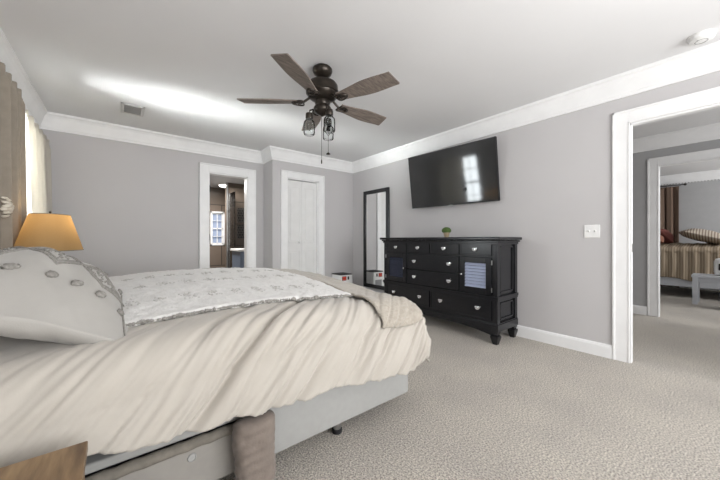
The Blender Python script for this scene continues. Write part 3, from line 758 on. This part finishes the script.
for k in range(5):
    th = radians(-144.856+72*k); R = Matrix.Translation((FX, FY, FZ+.02)) @ Matrix.Rotation(th, 4, 'Z') @ Matrix.Rotation(radians(-12), 4, 'X')
    out = []   # blade outline, slightly skewed tip
    L0, L1 = .165, .655
    for i in range(13):
        t = i/12; x = L0+(L1-L0-.012)*t; out.append((x, -(.044+.031*sstep(t*1.7)-.008*sstep((t-.6)/.4))))
    out.append((L1+.004, .060))
    out[-2] = (L1-.014, -.066)
    for i in range(12, -1, -1):
        t = i/12; x = L0+(L1-L0)*t; out.append((x, .044+.031*sstep(t*1.7)-.010*sstep((t-.6)/.4)))
    bl = MB().prism(out, 'z', -.004, .004).xf(R).build('blade', M['blade'], fan)
    # scrolled iron bracket under the blade
    mb = MB()
    mb.tube([(.095, 0, .04), (.12, 0, .02), (.15, 0, .0), (.175, 0, -.010)], .010, 8)
    loop = [(.185+.046*cos(t)+.012*cos(2*t), .042*sin(t), -.010) for t in [2*pi*i/28 for i in range(28)]]
    mb.tube(loop, .007, 8, True)
    mb.lathe([(.018, -.012), (.020, -.006), (.012, -.002)], (.185, 0, 0), 16).lathe([(.008, -.013), (.008, -.003)], (.222, 0, 0), 10)
    mb.tube([(.15, 0, -.008), (.235, 0, -.010)], .006, 8)
    mb.xf(Matrix.Translation((FX, FY, FZ+.02)) @ Matrix.Rotation(th, 4, 'Z')).build('blade_bracket', M['bronze'], fan, smooth='auto')
yaw = radians(-38.8)
Fv = Vector((.6266, .7793, 0)); Rv = Vector((.7793, -.6266, 0))
for ang in (-98, 20, 142):
    a = radians(ang); d = Fv*cos(a)+Rv*sin(a); c = Vector((FX, FY, 0))+d*.105
    arm = MB().tube([(FX+d.x*.04, FY+d.y*.04, 2.07), (FX+d.x*.075, FY+d.y*.075, 2.078), (FX+d.x*.1, FY+d.y*.1, 2.07), (c.x, c.y, 2.045)], .007, 8)
    arm.lathe([(.012, 2.052), (.026, 2.045), (.029, 2.03), (.029, 2.005), (.026, 2.0)], (c.x, c.y, 0), 20)
    ar = arm.build('light_arm', M['bronze'], fan, smooth='auto')
    MB().lathe([(.028, 2.0), (.028, 1.992), (.042, 1.975), (.045, 1.96), (.045, 1.885), (.040, 1.873), (.001, 1.871), (.001, 1.875), (.038, 1.877), (.042, 1.887), (.042, 1.96), (.039, 1.973), (.025, 1.990), (.025, 2.0), (.028, 2.0)], (c.x, c.y, 0), 24, cap=False).build('glass_jar', M['jar'], ar, smooth=True)
    MB().lathe([(.010, 2.0), (.010, 1.98), (.016, 1.96), (.018, 1.94), (.012, 1.915), (.002, 1.905)], (c.x, c.y, 0), 14).build('bulb', M['jar'], ar, smooth=True)
for off, z0, zb in ((Rv*-.003+Fv*-.03, 2.04, 1.665), (Rv*.050+Fv*-.03, 2.05, 1.72)):
    x, y = FX+off.x, FY+off.y
    ch = MB().tube([(x, y, z0), (x, y, zb)], .0016, 6).build('pull_chain', M['bronze'], fan)
    if zb > 1.7: MB().lathe([(.002, zb+.012), (.006, zb+.006), (.018, zb-.004), (.016, zb-.008), (.002, zb-.01)], (x, y, 0), 14).build('fob', M['bronze'], ch, smooth=True)
    else: MB().lathe([(.002, zb+.01), (.005, zb), (.005, zb-.02), (.002, zb-.028)], (x, y, 0), 10).build('fob', M['bronze'], ch, smooth=True)

# ------------------------------------------------------------------ ceiling vent and smoke alarm
v = root('ceiling_vent', (.115, 4.0, H), 'rectangular white air register on the ceiling near the back wall', 'vent')
mb = MB(); x0, x1, y0, y1 = .015, .215, 3.86, 4.15
for a in ((x0, y0, x1, y0+.028), (x0, y1-.028, x1, y1), (x0, y0, x0+.028, y1), (x1-.028, y0, x1, y1)): mb.box(a[0], a[1], H-.012, a[2], a[3], H, .003)
mb.build('frame', M['vent'], v)
MB().box(x0+.02, y0+.02, H-.002, x1-.02, y1-.02, H-.0005).build('duct_back', M['vent'], v)
for i in range(9):
    y = y0+.042+i*.026
    MB().prism([(y, H-.011), (y+.004, H-.011), (y+.018, H-.002), (y+.014, H-.002)], 'x', x0+.026, x1-.026).build('slat', M['vent'], v)
s = root('smoke_alarm', (3.08, .135, H), 'round white smoke alarm on the ceiling by the doorway', 'smoke alarm')
MB().lathe([(.068, 0), (.068, -.012), (.064, -.018), (.060, -.032), (.05, -.038), (.002, -.040)], (3.08, .135, H), 36).build('body', M['plastic'], s, smooth='auto')
mb = MB()
for i in range(18):
    t = 2*pi*i/18; mb.box(-.002, .035, -.0408, .002, .048, -.0385)
    break
MB().lathe([(.004, -.038), (.004, -.0415), (.001, -.042)], (3.08-.03, .15, H), 10).build('test_light', M['greyplastic'], s)
MB().tube([(3.08+.03*cos(2*pi*i/24), .135+.03*sin(2*pi*i/24), H-.039) for i in range(24)], .002, 6, True).build('grille', M['greyplastic'], s)

# light switch
s = root('light_switch', (XR, .80, 1.11), 'double white toggle switch on the grey wall beside the doorway', 'switch')
MB().box(XR-.006, .742, 1.052, XR, .858, 1.168, .003).build('plate', M['plastic'], s)
for y in (.777, .823): MB().box(XR-.008, y-.006, 1.098, XR-.004, y+.006, 1.122).prism([(XR-.007, 1.103), (XR-.007, 1.118), (XR-.018, 1.121), (XR-.018, 1.115)], 'y', y-.004, y+.004).build('toggle', M['plastic'], s)

# ------------------------------------------------------------------ television
tv = root('television', (XR, 2.235, 1.8), 'large black flat television tilted forward on the grey wall', 'television')
TVW, TVH = 1.195, .70
tilt = atan2(.095, .69)
TM = Matrix.Translation((3.252, 2.223, 1.466)) @ Matrix.Rotation(radians(4.0), 4, 'Z') @ Matrix.Rotation(-tilt, 4, 'Y')
# local: x = depth (towards the wall +), y = width, z = height
MB().box(.004, -TVW/2, 0, .03, TVW/2, TVH, .004).box(.03, -TVW*.3, .12, .06, TVW*.3, TVH*.75, .01).xf(TM).build('casing', M['blackmatte'], tv)
MB().box(.0, -TVW/2+.010, .016, .006, TVW/2-.010, TVH-.010).xf(TM).build('screen', M['screen'], tv)
mb = MB(); e = .009
mb.box(-.003, -TVW/2, 0, .006, TVW/2, .016).box(-.003, -TVW/2, TVH-e, .006, TVW/2, TVH).box(-.003, -TVW/2, 0, .006, -TVW/2+e, TVH).box(-.003, TVW/2-e, 0, .006, TVW/2, TVH)
mb.xf(TM).build('bezel', M['blackmatte'], tv)
MB().box(-.006, -.03, -.008, .008, .03, .004, .002).xf(TM).build('sensor', M['chrome_dk'], tv)
MB().box(3.24, 2.0, 1.62, XR, 2.05, 1.95).box(3.24, 2.42, 1.62, XR, 2.47, 1.95).box(XR-.02, 1.95, 1.70, XR, 2.52, 1.86).build('wall_mount', M['blackmatte'], tv)

# ------------------------------------------------------------------ mirror
mr = root('wall_mirror', (XR, 3.71, 1.05), 'tall black framed mirror on the wall beyond the dresser', 'mirror')
my0, my1, mz0, mz1 = 3.40, 4.02, .22, 1.86; f = .062
mb = MB()
for a in ((my0+f, mz0, my1-f, mz0+f), (my0+f, mz1-f, my1-f, mz1), (my0, mz0, my0+f, mz1), (my1-f, mz0, my1, mz1)): mb.box(XR-.035, a[0], a[1], XR-.002, a[2], a[3], .005)
mb.build('frame', M['black'], mr)
MB().box(XR-.022, my0+f-.005, mz0+f-.005, XR-.016, my1-f+.005, mz1-f+.005).build('mirror_glass', M['mirror'], mr)

# ------------------------------------------------------------------ dresser
DX0, DX1, DY0, DY1 = 2.868, 3.30, 1.435, 3.035
dr = root('dresser', (3.08, 2.235, 0), 'long black dresser with chrome pulls standing under the television', 'dresser')
mb = MB()
mb.box(DX0+.02, DY0+.02, .135, DX1, DY1-.02, 1.005)                       # carcass
for y in (DY0, DY1-.055):                                                  # corner posts
    mb.box(DX0, y, .14, DX0+.055, y+.055, 1.0, .004); mb.box(DX1-.055, y, .14, DX1, y+.055, 1.0, .004)
    mb.box(DX0-.005, y+.014, .49, DX0+.002, y+.041, .98, .003); mb.box(DX0-.005, y+.014, .22, DX0+.002, y+.041, .42, .003)
for z0, z1, o in ((.445, .475, .012), (.425, .445, .006), (.985, 1.01, .010), (.13, .20, .008), (.20, .212, .003)):
    mb.box(DX0-o, DY0-o, z0, DX1, DY1+o, z1, .004)
for y in (DY0, DY1):                                                       # side panel mouldings
    s_ = -1 if y == DY0 else 1
    for z0, z1 in ((.50, .97), (.235, .405)):
        for a in ((DX0+.075, z0, DX1-.075, z0+.016), (DX0+.075, z1-.016, DX1-.075, z1), (DX0+.075, z0, DX0+.091, z1), (DX1-.091, z0, DX1-.075, z1)):
            mb.box(a[0], y-s_*.02, a[1], a[2], y-s_*.008, a[3], .003)
# rails between fronts
mb.box(DX0+.006, DY0+.05, .857, DX0+.03, DY1-.05, .868); mb.box(DX0+.006, DY0+.05, .21, DX0+.03, DY1-.05, .232)
mb.build('carcass', M['black'], dr)
MB().box(DX0-.045, DY0-.045, 1.030, DX1+.012, DY1+.045, 1.060, .008).box(DX0-.025, DY0-.025, 1.008, DX1+.01, DY1+.025, 1.028, .006).build('top', M['black'], dr)
# scalloped apron
ap = []
for i in range(25):
    t = i/24; y = DY0+.06+(DY1-DY0-.12)*t; ap.append((y, .135-.05*(abs(2*t-1)**3)-.0))
MB().prism([(DY0+.06, .15)]+ap+[(DY1-.06, .15)], 'x', DX0+.004, DX0+.022).build('apron', M['black'], dr)
for x in (DX0+.035, DX1-.035):
    for y in (DY0+.035, DY1-.035):
        MB().box(x-.034, y-.034, .108, x+.034, y+.034, .14, .004).lathe([(.036, .108), (.040, .10), (.036, .092), (.052, .086), (.054, .072), (.046, .045), (.034, .012), (.031, 0)], (0, 0, 0), 4, mtx=Matrix.Translation((x, y, 0)) @ Matrix.Rotation(radians(45), 4, 'Z')).build('foot', M['black'], dr)
def cup(mb_y, z, parent):
    x = DX0-.012
    mb = MB()
    # heart shaped backplate and bail
    mb.lathe([(.016, 0), (.016, .003), (.012, .005)], n=18, ex=1.6, ey=.9).xf(Matrix.Translation((x, mb_y, z)) @ Matrix.Rotation(radians(-90), 4, 'Y') @ Matrix.Rotation(radians(90), 4, 'Z'))
    m2 = MB(); m2.tube([(x-.004, mb_y+.022*cos(t), z+.004-.020*sin(t)) for t in [pi*i/12 for i in range(13)]], .0042, 8)
    m2.ball((x-.004, mb_y+.022, z+.004), .006, 1).ball((x-.004, mb_y-.022, z+.004), .006, 1)
    m2.box(x-.003, mb_y-.024, z-.010, x+.002, mb_y+.024, z+.013, .004)
    m2.lathe([(.018, 0), (.013, .008), (.002, .010)], n=16, ex=1.2, ey=.85).xf(Matrix.Identity(4))
    mb.bm.free()
    b = MB(); b.tube([(x-.004, mb_y+.024*cos(t), z+.004-.022*sin(t)) for t in [pi*i/12 for i in range(13)]], .0045, 8)
    b.ball((x-.004, mb_y+.024, z+.004), .0065, 2).ball((x-.004, mb_y-.024, z+.004), .0065, 2)
    b.box(x-.002, mb_y-.026, z-.006, x+.003, mb_y+.026, z+.014, .004)
    b.ball((x-.002, mb_y, z-.004), .014, 2, (.35, 1.2, .9))
    m2.bm.free()
    return b.build('pull', M['chrome'], parent, smooth='auto')
def front(y0, y1, z0, z1, name='drawer'):
    """raised-edge drawer front facing -x"""
    mb = MB(); g = .006
    mb.box(DX0-.006, y0+g, z0+g, DX0+.02, y1-g, z1-g, .004)
    e = .014
    for a in ((y0+g+e, z0+g, y1-g-e, z0+g+e), (y0+g+e, z1-g-e, y1-g-e, z1-g), (y0+g, z0+g, y0+g+e, z1-g), (y1-g-e, z0+g, y1-g, z1-g)): mb.box(DX0-.012, a[0], a[1], DX0, a[2], a[3], .002)
    return mb.build(name, M['black'], dr)
cols = [1.487, 1.849, 2.243, 2.61, 2.985]
for i in range(4):
    d = front(cols[i], cols[i+1], .868, 1.0); cup((cols[i]+cols[i+1])/2, .935, d)
for z0, z1 in ((.665, .857), (.478, .662)):
    d = front(cols[1], cols[3], z0, z1)
    for y in (cols[1]+.13, cols[3]-.13): cup(y, (z0+z1)/2+.005, d)
for y0, y1 in ((cols[0], 2.24), (2.246, cols[4])):
    d = front(y0, y1, .225, .44)
    for y in (y0+.15, y1-.15): cup(y, .34, d)
def cab_door(y0, y1, ky, m_l, hy):
    mb = MB(); z0, z1 = .482, .853; s_ = .058; g = .005
    for a in ((y0+g+s_, z0, y1-g-s_, z0+s_), (y0+g+s_, z1-s_, y1-g-s_, z1), (y0+g, z0, y0+g+s_, z1), (y1-g-s_, z0, y1-g, z1)): mb.box(DX0-.012, a[0], a[1], DX0+.016, a[2], a[3], .004)
    d = mb.build('door', M['black'], dr)
    n = 8; ml = MB()
    for i in range(n):
        zz = z0+s_+(z1-z0-2*s_)*(i+.5)/n; hh = (z1-z0-2*s_)/n*.48
        ml.prism([(DX0+.012, zz+hh), (DX0+.016, zz+hh), (DX0-.004, zz-hh+.004), (DX0-.008, zz-hh+.004)], 'y', y0+s_+.004, y1-s_-.004)
    o = ml.build('louver_panel', m_l, d)
    MB().ball((DX0-.026, ky, (z0+z1)/2+.0), .011, 2).tube([(DX0-.026, ky, (z0+z1)/2), (DX0-.01, ky, (z0+z1)/2)], .004).build('knob', M['chrome'], d, smooth=True)
    for z in (z0+.03, z1-.07): MB().box(DX0-.015, hy-.004, z, DX0-.008, hy+.004, z+.045, .001).build('hinge', M['chrome_dk'], d)
cab_door(cols[0], cols[1], cols[1]-.035, M['louver'], cols[0]-.001)  # pale slats stand in for a reflection of blinds
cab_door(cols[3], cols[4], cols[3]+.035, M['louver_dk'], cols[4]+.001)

# potted topiary on the dresser
PX, PY, PZ = 3.11, 2.187, 1.060
pp = root('potted_plant', (PX, PY, PZ), 'small round green topiary in a beige pot on the dresser', 'plant')
MB().lathe([(.024, 0), (.027, .004), (.036, .05), (.039, .053), (.039, .062), (.034, .062), (.033, .052), (.002, .050)], (PX, PY, PZ), 24).build('pot', M['pot'], pp, smooth='auto')
mb = MB(); mb.ball((PX, PY, PZ+.082), .045, 3, (1.15, 1.15, .82), rough=.2)
for i in range(520):
    z = rnd.uniform(-.55, 1); t = rnd.uniform(0, 2*pi); q = sqrt(max(0, 1-z*z)); n = Vector((q*cos(t), q*sin(t), z))
    c = Vector((PX+n.x*.052, PY+n.y*.052, PZ+.082+n.z*.040))
    mb.ball(c, .0068, 1, (1, .7, .3), (n+Vector((rnd.gauss(0, .5), rnd.gauss(0, .5), rnd.gauss(0, .5)))).to_track_quat('Z', 'Y').to_matrix().to_4x4())
mb.build('foliage', M['leaf'], pp)

# heater in the corner
hx0, hx1, hy0, hy1 = 2.84, 3.075, 4.04, 4.30
ht = root('portable_heater', ((hx0+hx1)/2, (hy0+hy1)/2, 0), 'white box heater with black top and red display in the corner', 'heater')
MB().box(hx0, hy0, .02, hx1, hy1, .44, .008).build('body', M['plastic'], ht)
MB().box(hx0-.002, hy0-.002, .44, hx1+.002, hy1+.002, .455, .004).build('top_panel', M['blackmatte'], ht)
MB().box(hx0+.03, hy0-.004, .35, hx0+.115, hy0, .42, .001).build('display_surround', M['blackmatte'], ht)
for z in (.357, .389): MB().box(hx0+.038, hy0-.006, z, hx0+.107, hy0-.003, z+.024).build('display', M['red'], ht)
MB().box(hx0+.14, hy0-.006, .36, hx0+.17, hy0, .415, .003).build('knob', M['blackmatte'], ht)
MB().box(hx0+.04, hy0-.004, .08, hx1-.04, hy0, .30, .001).build('grille', M['greyplastic'], ht)
for x in (hx0+.03, hx1-.03):
    for y in (hy0+.03, hy1-.03): MB().lathe([(.015, 0), (.015, .022)], (x, y, 0), 12).build('caster', M['blackmatte'], ht)

# ------------------------------------------------------------------ far bedroom
fb2 = root('guest_bed', (8.5, .9, 0), 'white framed bed seen through the two doorways', 'bed')
bx0, bx1, by0, by1 = 7.75, 9.12, -.9, 1.15
MB().box(bx0, by0, .20, bx1, by1, .36, .008).build('frame', M['white_paint'], fb2)
for x in (bx0+.05, bx1-.05):
    for y in (by0+.05, by1-.05): MB().box(x-.035, y-.035, 0, x+.035, y+.035, .20, .003).build('leg', M['white_paint'], fb2)
MB().box(bx0+.02, by0+.02, .36, bx1-.02, by1-.02, .78, .05).build('mattress', M['white_linen'], fb2)
def quilt(u, v):
    # u across x (near side hem -> far side), v along y
    y = by0-.02+v*(by1-by0+.04); L = .45+.06*sin(v*11)+.03*sin(v*23); s = u*(L+1.55)
    r = .08
    rip = .012*sin(y*48+.5*sin(s*6))
    if s < L: x, z = bx0-.03, .895-r-(L-s)*.98; p = Vector((x+rip*-1+.02*noise.noise(Vector((y*3, z*3, 0))), y, z))
    elif s < L+r*pi/2: t = (s-L)/r; p = Vector((bx0-.03+r*(1-cos(t)), y, .895-r+r*sin(t)+rip*.5))
    else: q = s-L-r*pi/2; p = Vector((bx0-.03+r+q, y, .895+.06*sstep(q/.7)+.02*noise.noise(Vector((q*2.5, y*2.5, 5)))+rip*.5))
    if p.x > bx1-.02: p.x = bx1-.02
    return p
q = MB().grid(quilt, 110, 200).build('striped_quilt', M['stripe'], smooth=True, origin=(8.5, .1, .9))
m = q.modifiers.new('thickness', 'SOLIDIFY'); m.thickness = .02; m.offset = -1
tag(q, 'tan and brown striped ruffled quilt on the guest bed', 'quilt')
def gp(name, c, L, W, Tt, rz, ti, mt, label):
    fn = pillow_fn(0, 0, 0, L, W, Tt, Tt*.8, 0, 3, 3, .006)
    mb = make_pillow(fn, 40).xf(Matrix.Translation(c) @ Matrix.Rotation(rz, 4, 'Z') @ Matrix.Rotation(ti, 4, 'X'))
    tag(mb.build(name, mt, smooth=True, origin=c), label, 'pillow')
gp('striped_pillow', (8.35, .34, 1.09), .36, .30, .12, radians(10), radians(18), M['stripe2'], 'cream and brown striped pillow lying on the striped quilt')
gp('throw_pillow', (8.5, .88, 1.10), .22, .17, .12, radians(15), radians(50), M['redbrown'], 'dark red brown pillow behind the striped pillow')
gp('throw_pillow', (8.15, .94, 1.05), .15, .13, .09, radians(5), radians(35), M['rust'], 'small rust coloured pillow at the left end of the guest bed')
curtain('curtain', 9.24, .72, 1.35, .02, 2.16, M['brown_curtain'], 'brown curtain in the far bedroom beside the guest bed', 5, .035)
r2 = root('curtain_rod', (9.25, 1.1, 2.17), 'dark curtain rod in the far bedroom', 'curtain rod')
MB().tube([(9.24, .64, 2.185), (9.24, 2.6, 2.185)], .010, 10).build('rod', M['bronze'], r2)
MB().ball((9.24, .63, 2.185), .025, 2).build('finial', M['bronze'], r2, smooth=True)
MB().box(9.24, .70, 2.18, XS1, .715, 2.192).build('bracket', M['bronze'], r2)
# white bench table in front of the guest bed
nt_ = root('bedside_table', (7.35, .13, 0), 'low white side table in front of the guest bed', 'table')
MB().box(7.13, -.28, .43, 7.52, .42, .47, .004).build('tabletop', M['white_paint'], nt_)
MB().box(7.16, -.25, .36, 7.49, .39, .43, .002).build('apron', M['white_paint'], nt_)
for x in (7.17, 7.48):
    for y in (-.24, .38): MB().box(x-.03, y-.03, 0, x+.03, y+.03, .43, .003).build('leg', M['white_paint'], nt_)
dv_ = root('white_humidifier', (7.30, .08, .47), 'small white rounded appliance with dark panel on the low table', 'appliance')
MB().box(7.20, -.06, .47, 7.42, .19, .74, .05).build('body', M['plastic'], dv_, smooth='auto')
MB().box(7.195, .09, .56, 7.202, .14, .66, .002).build('panel', M['blackmatte'], dv_)
st = MB().lathe([(.10, 0), (.13, .02), (.15, .12), (.16, .24), (.15, .25), (.002, .25)], (7.02, -.02, 0), 24).build('storage_basket', M['dark'], smooth='auto', origin=(7.02, -.02, 0))
tag(st, 'dark round basket on the carpet by the low white table', 'basket')

for o in list(bpy.data.objects):
    if '_w' in o.keys(): del o['_w']
